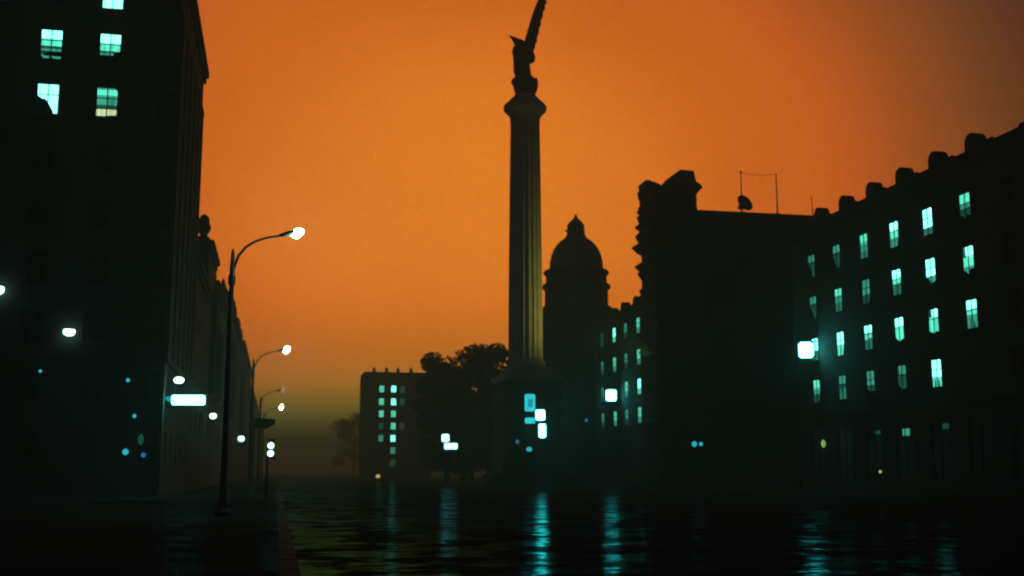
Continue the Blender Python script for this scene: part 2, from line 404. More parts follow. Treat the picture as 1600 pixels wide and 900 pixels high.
# ------------------------------------------------------------------ row of lower buildings down the left side of the avenue
def row_house(y0, y1, h, label, mat, depth=18, bays=4, name='town_house', roof='flat', front=True):
    b = thing(name, label, 'building', (-7, y0, .13), 0, 'buildings lining the left side of the avenue')
    L = y1-y0
    holes, wins = [], []
    for c in range(bays):
        u = L*(c+.5)/bays
        for r in range(int((h-3.4)//4.2)):
            holes.append((u-.6, u+.6, 5.0+4.2*r, 7.0+4.2*r)); wins.append((u, 5.0+4.2*r))
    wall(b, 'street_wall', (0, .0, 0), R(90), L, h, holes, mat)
    for u, v in wins: window(b, w2l(R(90), (0,0,0), u, v), R(90), 1.2, 2.0)
    part('near_wall', MB().box(-depth, -.36, .004, .3, 0, h), mat, b)
    part('far_wall', MB().box(-depth, -.36, L-.3, L-.004, 0, h), mat, b)
    part('rear_wall', MB().box(-depth, -depth+.3, .3, L-.3, 0, h), mat, b)
    part('cornice', MB().box(-depth, .45, -.1, L-.2, h-.5, h-.01).box(-depth, .22, -.05, L-.24, h-1.0, h-.51), 'stone_dark', b)
    if roof == 'flat': part('roof', MB().box(-depth, 0, 0, L-.02, h, h+.2), 'slate', b)
    else: part('roof', MB().prism([(-depth, h), (0, h), (-1.6, h+roof), (-depth+1.6, h+roof)], 'y', 0, L-.02), 'slate', b)
    return b
def urn(b, x, y, z, s=1.0):
    part('finial', MB().lathe([(.42*s,z),(.42*s,z+.3*s),(.26*s,z+.45*s),(.50*s,z+.8*s),(.55*s,z+1.15*s),(.40*s,z+1.45*s),(.44*s,z+1.7*s),(.28*s,z+2.0*s),(.06*s,z+2.15*s)], 12, x, y), 'stone_dark', b, True)
row_house(95.6, 112.0, 19.0, 'low dark house half hidden behind the tall corner building on the left', 'brick', bays=3)
b3 = row_house(112.2, 124.5, 23.9, 'narrow dark house with one urn finial on its roof corner, behind the corner building', 'stone', bays=3)
urn(b3, -.7, 1.6, 24.1, 1.25)
b4 = row_house(124.7, 168.0, 22.0, 'long dark house behind the nearest street lamp post, with a pointed roof turret', 'stucco', bays=9)
part('turret', MB().lathe([(1.5,21.9),(1.5,24.6),(1.7,24.7),(1.2,25.6),(.5,27.0),(.12,28.2)], 10, -1.0, 36.5), 'slate', b4)
part('parapet', MB().box(-1.2, .1, 22.5, 32, 22.25, 23.5), 'stucco', b4)
b5 = row_house(168.2, 226.0, 25.2, 'long dark house with a statue-like finial above its cornice, mid row on the left', 'stone', bays=10)
urn(b5, -.6, 14.0, 25.4, 1.5); urn(b5, -.6, 30.0, 25.4, .9)
part('parapet', MB().box(-1.2, .1, 16, 44, 25.45, 26.2), 'stone', b5)
row_house(226.2, 306.0, 27.0, 'far dark terrace fading into the haze behind the second lamp arm', 'stucco', bays=12, roof=1.2)
row_house(306.2, 430.0, 24.0, 'hazy terrace near the far end of the left row', 'brick', bays=14, roof=1.5)
row_house(430.2, 640.0, 23.0, 'last and faintest terrace at the vanishing end of the left row', 'stucco', bays=16)

def oriel(b, y, z0, z1, d=.75, w=2.2):
    part('oriel', MB().prism([(.002, y-w/2), (d*.6, y-w/2+.25), (d, y-w/4), (d, y+w/4), (d*.6, y+w/2-.25), (.002, y+w/2)], 'z', z0, z1), 'stone_dark', b)
    part('oriel_roof', MB().loft([[(.002, y-w/2, z1), (d, y-w/4, z1), (d, y+w/4, z1), (.002, y+w/2, z1)], [(.002, y-.12, z1+1.1), (.2, y-.1, z1+1.1), (.2, y+.1, z1+1.1), (.002, y+.12, z1+1.1)]]), 'slate', b)
oriel(b3, 8.5, 9.5, 19.0, .6); oriel(b4, 9.0, 9.5, 17.0, .7); oriel(b4, 30.0, 9.5, 18.5, .9); oriel(b5, 8.0, 9.5, 21.0, .7); oriel(b5, 52.0, 6.0, 20.0, .8)
for yy, zz, ss in ((4.0, 22.2, .8), (14.0, 22.2, .6), (26.0, 23.5, .9)): urn(b4, -.5, yy, zz, ss)
for yy, ss in ((22.0, 1.0), (38.0, 1.2), (50.0, 1.4)): urn(b5, -.5, yy, 26.2 if yy < 44 else 25.4, ss)
for yy in (6.0, 18.0): part('chimney', MB().box(-3.2, -1.2, yy, yy+1.6, 22.2, 25.2).box(-3.4, -1.0, yy-.1, yy+1.7, 25.2, 25.5), 'brick', b4)

# ------------------------------------------------------------------ long building on the right
AX = 46.0
def dormer(b, x, y, z0, top, w, d, name='dormer'):
    """barrel-topped dormer facing the avenue, front at local x"""
    r = w/2
    a = [(y-r, z0), (y+r, z0), (y+r, top-r*.95)] + [(y+r*math.cos(R(t)), top-r*.95+r*.95*math.sin(R(t))) for t in range(15, 166, 15)] + [(y-r, top-r*.95)]
    o = part(name, MB().prism(a, 'x', x, x+d), 'slate', b)
    ri = r*.62
    p = [(y-ri, z0+.5), (y+ri, z0+.5), (y+ri, top-r)] + [(y+ri*math.cos(R(t)), top-r+ri*math.sin(R(t))) for t in range(15, 166, 15)] + [(y-ri, top-r)]
    link('pane', MB().prism(p, 'x', x-.02, x-.004).mesh('pane', 'glass'), o)
    k = MB()
    for q in range(3):                                     # stepped scroll on the shoulder
        k.box(x+.02, x+d-.05, y+r+.02+q*.26, y+r+.27+q*.26, z0-.3, z0+.62-.2*q)
    link('scroll', k.mesh('scroll', 'stone_dark'), o)
    return o
A = thing('apartment_building', 'long dark building at the right with four rows of lit windows and round dormers', 'building', (AX, 48.0, .12))
LA, HA = 47.2, 22.7
bayY = [91.55-4.63*k for k in range(10)]                   # from the far end towards the camera
ROWS = [18.62, 14.90, 11.20, 7.55]                         # sill heights
LOOK = {0: 'eecafc', 1: 'ecdafa', 2: 'bbagga', 3: 'cedeb.'}
holes, wins = [], []
for r, z in enumerate(ROWS):
    for c, y in enumerate(bayY):
        if y < 49.5: continue
        u = 95.2-y
        holes.append((u-.66, u+.66, z-.12, z+2.06-.12)); wins.append((u, z-.12, LOOK[r][c] if c < 6 else '.', r*10+c))
shop = []
for c, y in enumerate(bayY):
    if y < 49.5: continue
    u = 95.2-y; holes.append((u-1.2, u+1.2, .9, 5.0)); shop.append((u, c))
apos = (0, LA, 0)
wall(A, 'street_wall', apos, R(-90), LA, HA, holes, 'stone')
for u, v, k, seed in wins:
    lit, dr = lit_look(k, seed)
    window(A, w2l(R(-90), apos, u, v), R(-90), 1.32, 2.06, lit, True, dr)
SHOP = {2: [('glass', 0, .86), ('lit0', .86, .93), ('glass', .93, 1)], 3: [('glass', 0, .80), ('lit1', .80, .93), ('glass', .93, 1)],
        4: [('glass', 0, .88), ('lit0', .88, .97), ('glass', .97, 1)]}
for u, c in shop:
    o = window(A, w2l(R(-90), apos, u, .9), R(-90), 2.4, 4.1, SHOP.get(c), False,
               [('drape', [(-1,.7),(.2,.7),(.2,1),(-1,1)])] if c in (2, 4) else [('drape', [(-1,.7),(-.35,.7),(-.35,1),(-1,1)]), ('drape', [(.5,.7),(1,.7),(1,1),(.5,1)])] if c == 3 else ())
part('far_wall', MB().box(.36, 40, LA-.35, LA-.004, 0, HA), 'stone', A)
part('near_wall', MB().box(.36, 40, .004, .35, 0, HA), 'stone', A)
part('rear_wall', MB().box(39.6, 40, .36, LA-.36, 0, HA), 'stone', A)
part('cornice', MB().box(-.55, .4, -.2, LA+.25, HA+.0, HA+.4).box(-.28, .4, -.1, LA+.15, HA-.5, HA-.004), 'stone_dark', A)
part('roof', MB().prism([(.05, HA+.41), (40, HA+.41), (38.5, HA+1.2), (1.1, HA+1.2)], 'y', 0, LA), 'slate', A)
part('string_course', MB().box(-.16, -.004, 0, LA, 6.2, 6.5), 'stone_dark', A)
for y in bayY[:6]: dormer(A, 1.0, y+.35-48, HA+.45, 25.0, 1.35, .85)
for k in range(0, 8):
    y = bayY[k]-2.2-48
    part('balustrade', MB().box(.3, .5, y-.9, y+.9, HA+.41, HA+1.0), 'stone_dark', A)

# next block along the same line
C = thing('terrace_building', 'dark building behind the blank tall one, four columns of small lit windows', 'building', (AX, 139.0, .12))
LC, HC = 23.0, 23.2
cY = [141.2, 146.75, 152.1, 158.2]; cz = [19.6, 15.45, 11.6, 7.9]
LOOKC = ['2130', '2121', '32.1', '2121']           # brightness by storey, nearest bay first
holes, wins = [], []
for r, z in enumerate(cz):
    for c, y in enumerate(cY):
        u = 162.0-y; holes.append((u-.74, u+.74, z-.12, z+1.98)); wins.append((u, z-.12, LOOKC[r][c], r*7+c))
cpos = (0, LC, 0)
wall(C, 'street_wall', cpos, R(-90), LC, HC, holes, 'stucco')
for u, v, k, seed in wins:
    q = int(k) if k != '.' else None
    lit = None if q is None else [(f'lit{max(q-1, 0)}', 0, .4), (f'lit{q}', .4, 1)]
    window(C, w2l(R(-90), cpos, u, v), R(-90), 1.48, 2.1, lit, True)
part('near_wall', MB().box(.36, 4.0, .004, .35, 0, HC), 'stucco', C)
part('far_wall', MB().box(.36, 14, LC-.35, LC-.004, 0, HC), 'stucco', C)
part('rear_wall', MB().box(11.6, 11.9, .36, LC-.36, 0, HC), 'stucco', C)
part('cornice', MB().box(-.5, .4, .05, LC+.1, HC-.3, HC+.2), 'stone_dark', C)
part('roof', MB().prism([(.1, HC+.21), (11.5, HC+.21), (10.5, HC+.8), (1.0, HC+.8)], 'y', .1, LC), 'slate', C)
for y in (141.6, 144.6, 150.2, 155.8): dormer(C, .7, y-139, HC+.25, 24.95, 1.7, 1.0)

# ------------------------------------------------------------------ tall blank building with ornate gable
B = thing('gabled_building', 'tall blank dark building with flat roof and ornate ragged gable at its left end', 'building', (45.2, 131.0, .12))
part('wall', MB().box(5.5, 42, .25, 7.6, 0, 33.7), 'stucco', B)
part('rear_wing', MB().box(13.2, 42, 7.62, 27, 0, 32.6), 'stucco', B)
part('roof_edge', MB().box(5.7, 42.1, .12, 7.7, 33.71, 34.0), 'stone_dark', B)
part('gable_tower', MB().box(0, 5.48, 0, 5.8, 0, 36.2), 'stone', B)
rag = random.Random(21)
for z, pr, h in ((7.5,.35,.5), (12.2,.3,.4), (16.5,.45,.5), (20.6,.3,.5), (22.8,.45,.5), (24.4,.32,.4), (26.6,.5,.6), (27.5,.85,.6), (29.9,1.25,.75), (31.4,.66,.9), (32.7,.72,.5), (33.9,.45,.8), (35.2,.25,.5)):
    j = rag.uniform(.3, .8)
    part('cornice', MB().prism([(-.002,z-h*1.2),(-pr*.5,z-h*.7),(-pr*(.75+.2*j),z-h*.3*j),(-pr,z),(-pr*.92,z+h*.25),(-pr*.55*j,z+h*.6),(-.002,z+h)], 'y', -.02+rag.uniform(0,.6), 6.1), 'stone_dark', B)
    part('front_moulding', MB().box(-.2, 5.5, -.16, -.004, z, z+h*.4), 'stone_dark', B)
for i in range(26):
    z = rag.uniform(22, 36); sz = rag.uniform(.12, .3)
    part('carving', MB().lathe([(sz*.4,z-sz),(sz,z-.3*sz),(sz*.9,z+.4*sz),(sz*.3,z+sz*1.2)], 6, -.2-rag.uniform(0,.25), rag.uniform(.2, 5.6)), 'stone_dark', B)
# gable top seen against the sky: small broken pediment on the left, tall block on the right
part('pediment', MB().prism([(-.3,36.2),(2.4,36.2),(2.4,37.6),(2.05,37.65),(1.7,37.95),(1.35,38.0),(1.1,38.2),(.75,38.15),(.6,38.4),(.3,38.3),(-.05,38.35),(-.3,38.1),(-.2,37.6),(-.42,37.0)], 'y', 3.2, 5.7), 'stone', B)
part('pediment', MB().prism([(2.0,36.2),(5.5,36.2),(5.5,37.6),(5.25,39.0),(3.4,39.05),(3.0,38.6),(2.5,38.1),(2.1,37.5)], 'y', .05, 5.4), 'stone', B)
part('scroll', MB().prism([(5.5,33.9),(5.6,36.0),(6.1,36.6),(6.55,37.0),(6.2,37.4),(5.5,37.9)], 'y', .4, 3.4), 'stone', B)
for i in range(16):
    x, z = rag.uniform(-.3, 2.0), rag.uniform(36.4, 37.5)
    s = rag.uniform(.12, .26)
    part('carving', MB().lathe([(s*.5,z-s),(s,z-.3*s),(s,z+.4*s),(s*.3,z+s)], 6, x-.1, rag.uniform(3.1, 5.6)), 'stone_dark', B)

# rooftop aerials on it
def mast(label, px, top, base, dish):
    t = thing('rooftop_aerial', label, 'aerial', (px, 131.9, base), 0, 'aerials on the flat roof')
    part('mast', MB().tube([(0,0,0),(0,0,top-base)], [.10,.06], 6), 'metal', t)
    part('foot', MB().box(-.25,.25,-.25,.25,0,.2), 'metal', t)
    if dish:
        z = 1.25
        pts = [(.02,-.15),(.45,-.12),(.85,-.02),(1.15,.16),(1.18,.2)]
        m = MB().lathe([(max(r,.02), h) for r, h in pts]+[(1.1,.24),(.6,.08),(.03,.0)], 18)
        d = part('dish', m, 'metal', t, True); d.location = (.28, -.1, z); d.rotation_euler = (R(62), R(38), 0)
        part('feed_arm', MB().tube([(.3,-.2,z),(-.35,-.9,z-.25),(-.75,-.9,z-.55)], .05, 5), 'metal', t)
        part('mounting', MB().box(-.45,.25,-.2,.2,.5,1.0).box(-.3,.5,-.18,.18,1.0,1.7), 'metal', t)
        part('tip', MB().lathe([(.05,top-base-.1),(.17,top-base+.02),(.17,top-base+.16),(.05,top-base+.28)], 8), 'metal', t)
    else:
        part('cap', MB().lathe([(.05,top-base-.1),(.10,top-base),(.04,top-base+.15)], 8), 'metal', t)
    return t
mast('thick rooftop aerial mast carrying a dark dish, left of the pair', 57.1, 39.4, 34.13, True)
mast('thin bare rooftop aerial mast, right of the pair', 61.95, 39.45, 34.13, False)
wire = MB().tube([(57.1+4.85*k/10, 131.9, 39.5-.25*math.sin(math.pi*k/10)) for k in range(11)], .03, 5)
tag(link('aerial_wire', wire.mesh('aerial_wire', 'metal')), 'thin wire strung between the two rooftop masts', 'wire')
tag(link('roof_spike', MB().tube([(45.9+1.9,94.2,23.6),(45.75+1.9,94.2,26.8)], [.07,.03], 5).mesh('roof_spike','metal')), 'short thin spike beside the farthest round dormer', 'aerial')

# ------------------------------------------------------------------ domed tower
D = thing('domed_tower', 'dark round tower with a steep dome and small lantern, right of the column', 'building', (47.0, 176.0, .12))
oct8 = lambda a, z: 1.0
part('tower_body', MB().lathe([(5.35,0),(5.35,27.4),(5.15,27.5),(5.15,31.2),(4.95,31.3),(4.95,33.6)], 28), 'stone', D)
part('cornice', MB().lathe([(5.4,26.9),(5.75,27.3),(5.75,27.7),(5.2,28.1)], 28), 'stone_dark', D)
part('cornice', MB().lathe([(5.2,30.7),(5.55,31.0),(5.55,31.4),(5.1,31.7)], 28), 'stone_dark', D)
part('cornice', MB().lathe([(5.0,33.1),(5.35,33.4),(5.3,33.7),(4.5,34.1)], 28), 'stone_dark', D)
dm = part('dome', MB().lathe([(4.35,34.05),(4.32,35.2),(4.1,36.3),(3.7,37.3),(3.15,38.15),(2.5,38.85),(1.95,39.2)], 32, 0, 0, lambda a, z: 1+.012*math.cos(16*a)), 'copper', D)
ln = part('lantern', MB().lathe([(1.95,39.15),(1.75,39.5),(1.5,39.9),(1.4,41.2),(1.5,41.35),(1.1,41.95),(.55,42.5),(.3,42.8),(.25,43.1),(.06,43.35)], 16), 'copper', D)
for k in range(8):
    a = k*math.pi/4
    part('pier', MB().box(5.3*math.cos(a)-.3, 5.3*math.cos(a)+.3, 5.3*math.sin(a)-.3, 5.3*math.sin(a)+.3, 10, 27.2), 'stone', D)
part('lantern_knob', MB().lathe([(.08,40.3),(.22,40.4),(.22,40.6),(.05,40.7)], 8, -1.62, 0), 'copper', D)
DW = thing('rear_block', 'lower dark block adjoining the domed tower, behind the small lit windows', 'building', (46.6, 182, .12))
part('wall', MB().box(-1, 24, 0, 40, 0, 24), 'stucco', DW); part('roof', MB().prism([(-1,24.01),(24,24.01),(20,27),(3,27)], 'y', 0, 40), 'slate', DW)

# ------------------------------------------------------------------ far building closing the view
E_ = thing('far_building', 'hazy far block with two columns of lit windows, left of the trees', 'building', (24.2, 330, 0))
HE = 30.0; ex = [2.2, 5.3, 8.8, 11.3, 14.6, 17.6]; ez = [24.5, 20.8, 17.3, 13.8, 10.3, 6.8, 3.3]
LOOKE = {(1,0):'lit2',(1,1):'lit2',(1,2):'lit2',(1,3):'lit0',(1,4):'lit1',(2,0):'lit3',(2,1):'lit3',(2,2):'lit2',(2,3):'lit2',(2,4):'lit3',(2,5):'lit1',(3,0):'lit0',(3,1):'lit0',(3,3):'lit0',(2,6):'lit0'}
holes = [(x-.75, x+.75, z, z+2.0) for x in ex for z in ez]
wall(E_, 'front_wall', (0,0,0), 0, 20, HE, holes, 'brick')
for i, x in enumerate(ex):
    for j, z in enumerate(ez):
        k = LOOKE.get((i, j))
        window(E_, (x, 0, z), 0, 1.5, 2.0, [(k, 0, 1)] if k else None, 'plain')
part('side_wall', MB().box(0, .3, .36, 14, 0, HE), 'brick', E_); part('side_wall', MB().box(19.7, 20, .36, 14, 0, HE), 'brick', E_)
part('rear_wall', MB().box(.3, 19.7, 13.7, 14, 0, HE), 'brick', E_)
part('roof', MB().box(.15, 20.3, -.3, 14.2, HE+.004, HE+.4), 'slate', E_)
for x in (3.2, 6.8, 10.2, 14.0):
    part('chimney', MB().box(x-.45, x+.45, 2, 3.2, HE+.41, HE+1.5).box(x-.3, x-.06, 2.3, 2.8, HE+1.5, HE+2.0).box(x+.06, x+.3, 2.3, 2.8, HE+1.5, HE+2.0), 'brick', E_)

# ------------------------------------------------------------------ victory column
V = thing('column_monument', 'tall fluted stone column on a dark pedestal, floodlit from its right', 'monument', (30.2, 138.0, 0))
for k in range(4):
    s = 6.2-.55*k; part('step', MB().box(-s, s, -s, s, .004+.35*k, .35*(k+1)), 'stone', V)
part('pedestal', MB().box(-3.3,3.3,-3.3,3.3,1.404,12.6), 'stone', V)
part('pedestal_base', MB().box(-3.6,3.6,-3.6,3.6,1.404,2.6), 'stone_dark', V)
part('pedestal_cornice', MB().box(-3.5,3.5,-3.5,3.5,12.604,12.95).box(-3.75,3.75,-3.75,3.75,12.95,13.3), 'column', V)
part('column_base', MB().box(-2.75,2.75,-2.75,2.75,13.304,14.0).lathe([(2.7,14.004),(2.8,14.25),(2.7,14.5),(2.4,14.6),(2.38,14.85),(2.55,15.0),(2.5,15.25),(2.25,15.4)], 40), 'column', V)
def flute(a, z):
    t = (a*20/(2*math.pi)) % 1.0
    return 1 - .06*max(0.0, math.sin(math.pi*t))**.7
pr = [(2.26,15.41),(2.17,15.9)]+[(2.17-.27*((z-15.9)/30.2)**1.5, z) for z in (20,24,28,32,36,40,43,45.6)]+[(1.9,46.1),(1.93,46.3)]
part('shaft', MB().lathe(pr, 160, 0, 0, flute), 'column', V)
part('capital', MB().lathe([(1.93,46.31),(1.95,46.85),(2.15,47.25),(2.55,47.65),(2.76,47.9),(2.80,48.15),(2.74,48.4),(2.5,48.7),(2.1,49.05),(1.72,49.5)], 40, 0, 0, lambda a, z: 1+.015*math.cos(24*a)), 'column', V)
part('drum', MB().lathe([(1.6,49.51),(1.45,49.7),(1.4,49.95)], 32), 'column', V)

# winged figure on top: local x is to the right as seen from the avenue
S = thing('winged_statue', 'dark winged figure with one wing raised high on top of the column', 'statue', (30.2, 138.0, 49.95), -YAW)
def ring(cx, cy, z, rx, ry, n=18, fold=0.0, ph=0): return [(cx+rx*(1+fold*math.cos(7*2*math.pi*k/n*1.0+ph))*math.cos(2*math.pi*k/n), cy+ry*(1+fold*math.cos(7*2*math.pi*k/n+ph))*math.sin(2*math.pi*k/n), z) for k in range(n)]
bd = MB()
bd.loft([ring(0,0,0,1.25,1.2,28,.03), ring(.05,0,.5,1.45,1.3,28,.05,1), ring(.1,0,1.3,1.62,1.35,28,.06,2), ring(.02,0,2.0,1.45,1.2,28,.06,3), ring(-.2,0,2.6,1.1,1.0,28,.06,4),
         ring(-.38,0,3.3,1.1,.9,28,.05,5), ring(-.42,0,4.0,1.1,.8,28,.04,5), ring(-.45,0,4.7,1.08,.7,28,.03,5), ring(-.5,0,5.4,1.1,.62,28,.02), ring(-.65,0,6.1,1.02,.6,28), ring(-.7,0,6.6,.85,.5,28), ring(-.75,0,6.9,.35,.32,28)])
# head and neck
bd.loft([ring(-.6,-.1,6.7,.24,.24,14), ring(-.6,-.12,6.8,.22,.23,14), ring(-.6,-.15,6.95,.34,.38,14), ring(-.6,-.16,7.2,.40,.45,14), ring(-.58,-.12,7.45,.34,.38,14), ring(-.56,-.1,7.6,.12,.15,14)])
# arm bent out to the right, holding a wreath against the hip
bd.tube([(.05,-.1,6.35),(.55,-.3,5.9),(.85,-.55,5.3),(.75,-.8,4.7),(.45,-.95,4.35)], [.36,.33,.31,.26,.2], 10)
bd.loft([ring(.75,-.4,4.2,.2,.2,14), ring(.85,-.4,4.5,.42,.4,14), ring(.88,-.4,5.1,.5,.45,14), ring(.75,-.35,5.7,.42,.4,14), ring(.55,-.3,6.0,.2,.2,14)])
bd.tube([(-1.3,-.2,6.3),(-1.45,-.5,5.6),(-1.3,-.9,5.0)], [.3,.27,.2], 10)
# flying drapery at knee height
bd.loft([ring(1.2,.2,1.3,.3,.5,10), ring(1.45,.2,1.8,.3,.45,10), ring(1.5,.2,2.2,.18,.3,10), ring(1.42,.2,2.5,.06,.1,10)])
bd.loft([ring(-1.3,.1,1.2,.25,.4,10), ring(-1.6,.1,1.8,.25,.4,10), ring(-1.5,.1,2.35,.12,.2,10)])
body = part('body', bd, 'bronze', S, True)
rm = body.modifiers.new('remesh', 'REMESH'); rm.mode = 'VOXEL'; rm.voxel_size = .06; rm.use_smooth_shade = True
def wing(name, spine, chord, thick, feather_n):
    m = MB(); P = [Vector(p) for p in spine]
    rings = []
    for i, p in enumerate(P):
        d = (P[min(i+1,len(P)-1)]-P[max(i-1,0)]).normalized(); side = Vector((d.z, 0, -d.x)).normalized(); dep = d.cross(side)
        c0, c1 = chord[i]; t = thick*(1-.6*i/(len(P)-1))
        rings.append([p-side*c0, p-side*c0*.4+dep*t, p+side*c1*.5+dep*t*.7, p+side*c1, p+side*c1*.5-dep*t*.7, p-side*c0*.4-dep*t])
    m.loft(rings)
    w = part(name, m, 'bronze', S)
    for k in range(feather_n):                               # long feathers along the trailing edge
        t = (k+.6)/(feather_n+.5)*(len(P)-1); i = int(t); q = P[i].lerp(P[min(i+1,len(P)-1)], t-i)
        d = (P[min(i+1,len(P)-1)]-P[i]).normalized() if i < len(P)-1 else (P[-1]-P[-2]).normalized()
        side = Vector((d.z,0,-d.x)).normalized(); c1 = chord[min(i,len(chord)-1)][1]
        e = q+side*(c1+.05)+d*.5
        f = MB().tube([q+side*c1*.3-d*.5, q+side*c1*.9, e], [.14,.15,.03], 6)
        link('feather', f.mesh('feather','bronze'), w)
    return w
wing('raised_wing', [(.0,.35,5.2),(.12,.4,6.2),(.45,.5,7.4),(.85,.6,8.8),(1.2,.7,10.2),(1.6,.75,11.6),(2.0,.8,12.8),(2.35,.8,13.7),(2.6,.8,14.3)],
     [(.5,.7),(.55,1.0),(.56,1.0),(.56,.92),(.54,.86),(.52,.78),(.48,.7),(.40,.5),(.08,.08)], .22, 9)
wing('folded_wing', [(-.5,.4,5.4),(-.72,.7,6.5),(-1.05,1.1,7.5),(-1.5,1.5,8.2),(-2.1,1.9,8.95)], [(.5,1.1),(.55,1.25),(.38,1.0),(.2,.5),(.03,.03)], .22, 0)

# floodlight that washes the column
FL = thing('floodlight', 'small floodlight bracketed on the gabled building, aimed at the column', 'floodlight', (44.75, 131.6, 15.0))
part('bracket', MB().box(.1,.56,-.05,.05,.5,.62), 'metal', FL)
hd = part('housing', MB().box(-.2,.1,-.25,.25,.35,.8), 'metal', FL)
ld = bpy.data.lights.new('flood_beam', 'SPOT'); ld.energy = 4600; ld.color = (1.0, .90, .16); ld.spot_size = R(80); ld.spot_blend = 1.0; ld.shadow_soft_size = .25
lo = link('flood_beam', ld, FL, (-.35, 0, .6))
lo.rotation_euler = (Vector((30.2, 138, 26))-Vector((44.4, 131.6, 15.6))).to_track_quat('-Z', 'Y').to_euler()

# ------------------------------------------------------------------ trees
def tree(x, y, h, rad, seed, label, leaves=5200, cz=.62):
    r = random.Random(seed)
    t = thing('plane_tree', label, 'tree', (x, y, 0), r.uniform(0, 6), 'trees behind the column square')
    tr = MB(); tr.tube([(0,0,0),(.1,.1,h*.2),(0,.2,h*.45),(.2,0,h*.75)], [h*.028,h*.022,h*.016,h*.006], 8)
    limbs = []
    for k in range(9):
        a = k*2.4+r.uniform(-.3,.3); z0 = h*r.uniform(.25,.5); L = rad*r.uniform(.6,.95)
        e = Vector((math.cos(a)*L, math.sin(a)*L, min(h*.9, z0+h*r.uniform(.12,.38))))
        tr.tube([(0,.1,z0), (e.x*.5, e.y*.5, z0+(e.z-z0)*.35), e], [h*.011,h*.007,h*.002], 6); limbs.append(e)
    part('trunk', tr, 'bark', t, True)
    cl = [(Vector((0,0,h*.74)), rad*.55)] + [(e, rad*r.uniform(.26,.42)) for e in limbs]
    for k in range(9):
        a = r.uniform(0,6.28); q = rad*r.uniform(.2,.7); cl.append((Vector((math.cos(a)*q, math.sin(a)*q, h*r.uniform(.42,.86))), rad*r.uniform(.28,.42)))
    for k in range(10):
        a = k*.63+r.uniform(-.2,.2); q = rad*r.uniform(.45,.85); cl.append((Vector((math.cos(a)*q, math.sin(a)*q, h*r.uniform(.14,.4))), rad*r.uniform(.28,.4)))
    vs, fs = [], []
    for k in range(leaves):
        c, R_ = cl[r.randrange(len(cl))]
        d = Vector((r.gauss(0,1), r.gauss(0,1), r.gauss(0,1))).normalized()*R_*(r.random()**.45)
        p = c+Vector((d.x, d.y, d.z*.75))
        if p.z > h*1.01: p.z = h*1.01 - r.random()*.6
        s = r.uniform(.22,.46); u = Vector((r.gauss(0,1),r.gauss(0,1),r.gauss(0,1))).normalized(); w = u.orthogonal().normalized()
        b = len(vs); vs += [p-u*s, p+w*s*.6, p+u*s, p-w*s*.6]; fs.append((b,b+1,b+2,b+3))
    k = h/max(v.z for v in vs)
    for v in vs: v.z *= k
    me = bpy.data.meshes.new('crown'); me.from_pydata([tuple(v) for v in vs], [], fs); me.materials.append(M['leaf'])
    link('crown', me, t)
tree(31.0, 190, 23.6, 7.2, 3, 'tallest round-topped tree just left of the column', 15000)
tree(27.6, 187, 17.6, 5.2, 4, 'round tree on the left shoulder of the tallest tree', 11000)
tree(38.6, 193, 21.2, 5.2, 5, 'tree partly hidden by the column shaft', 6500)
tree(27.0, 182, 14.5, 4.6, 6, 'small tree in front of the right edge of the hazy far block', 6000)
tree(30.0, 176, 13.5, 5.0, 8, 'low dark tree in front of the tallest tree', 6500)
tree(36.5, 172, 12.5, 4.8, 9, 'low dark tree at the foot of the column', 5500)
tree(36.0, 540, 30.0, 10.0, 10, 'hazy tree peeping out at the left edge of the far block', 8000)

# ------------------------------------------------------------------ street lamps
def street_lamp(y, label, state):
    t = thing('street_lamp', label, 'street lamp', (-1.72, y, .13), 0, 'curved-arm street lamps on the left pavement')
    part('post', MB().lathe([(.20,0),(.20,.5),(.15,.6),(.12,1.2),(.10,4.0),(.085,8.6),(.06,9.15),(.02,9.3)], 12), 'pole', t, True)
    part('base', MB().lathe([(.28,0),(.28,.15),(.22,.25),(.21,.45)], 12), 'pole', t)
    pts = [(0.02,0,8.1),(.05,0,8.6),(.20,0,9.05),(.45,0,9.38),(.78,0,9.60),(1.15,0,9.74),(1.5,0,9.81),(1.78,0,9.86)]
    part('arm', MB().tube(pts, [.055,.055,.05,.048,.045,.042,.04,.04], 8), 'pole', t, True)
    part('clamp', MB().lathe([(.12,8.0),(.13,8.05),(.13,8.3),(.11,8.35)], 10), 'pole', t)
    part('lamp_housing', MB().loft([[(x, w*math.cos(a), z+hh*math.sin(a)) for a in [k*math.pi/5 for k in range(10)]] for x, w, z, hh in
          ((1.58,.05,9.84,.05),(1.72,.10,9.87,.08),(1.92,.15,9.93,.10),(2.36,.15,10.01,.07),(2.44,.04,10.02,.03))]), 'pole', t, True)
    bw = .20 if y < 60 else .27 if y < 100 else .36  # farther bowls enlarged, the lamps' bloom is put into their size
    prof = [(2.0+.46*k/8, max(.02, bw*math.sin(math.pi*(k+.3)/8.6)), 9.90+.018*k) for k in range(9)]
    b = MB().loft([[(x, w*math.cos(a), z+w*.95*math.sin(a)-.02) for a in [k*math.pi/6 for k in range(12)]] for x, w, z in prof])
    mat = {'on': 'bulb', 'dim': 'dim_warm', 'off': 'glass'}[state]
    part('lamp_bowl', b, mat, t, True)
    if state == 'on':
        l = bpy.data.lights.new('lamp_light', 'POINT'); l.energy = 45; l.color = (.55, 1.0, .80); l.shadow_soft_size = .2
        link('lamp_light', l, t, (2.2, 0, 9.55))
street_lamp(40.6, 'nearest street lamp, lit, its long curved arm against the orange sky', 'on')
street_lamp(80.6, 'second street lamp, lit, arm emerging from behind the dark houses', 'on')
street_lamp(120.6, 'third street lamp, its dark head just above a bright lamp farther off', 'dim')
street_lamp(153.0, 'farthest lit street lamp, below the dark lamp head', 'on')

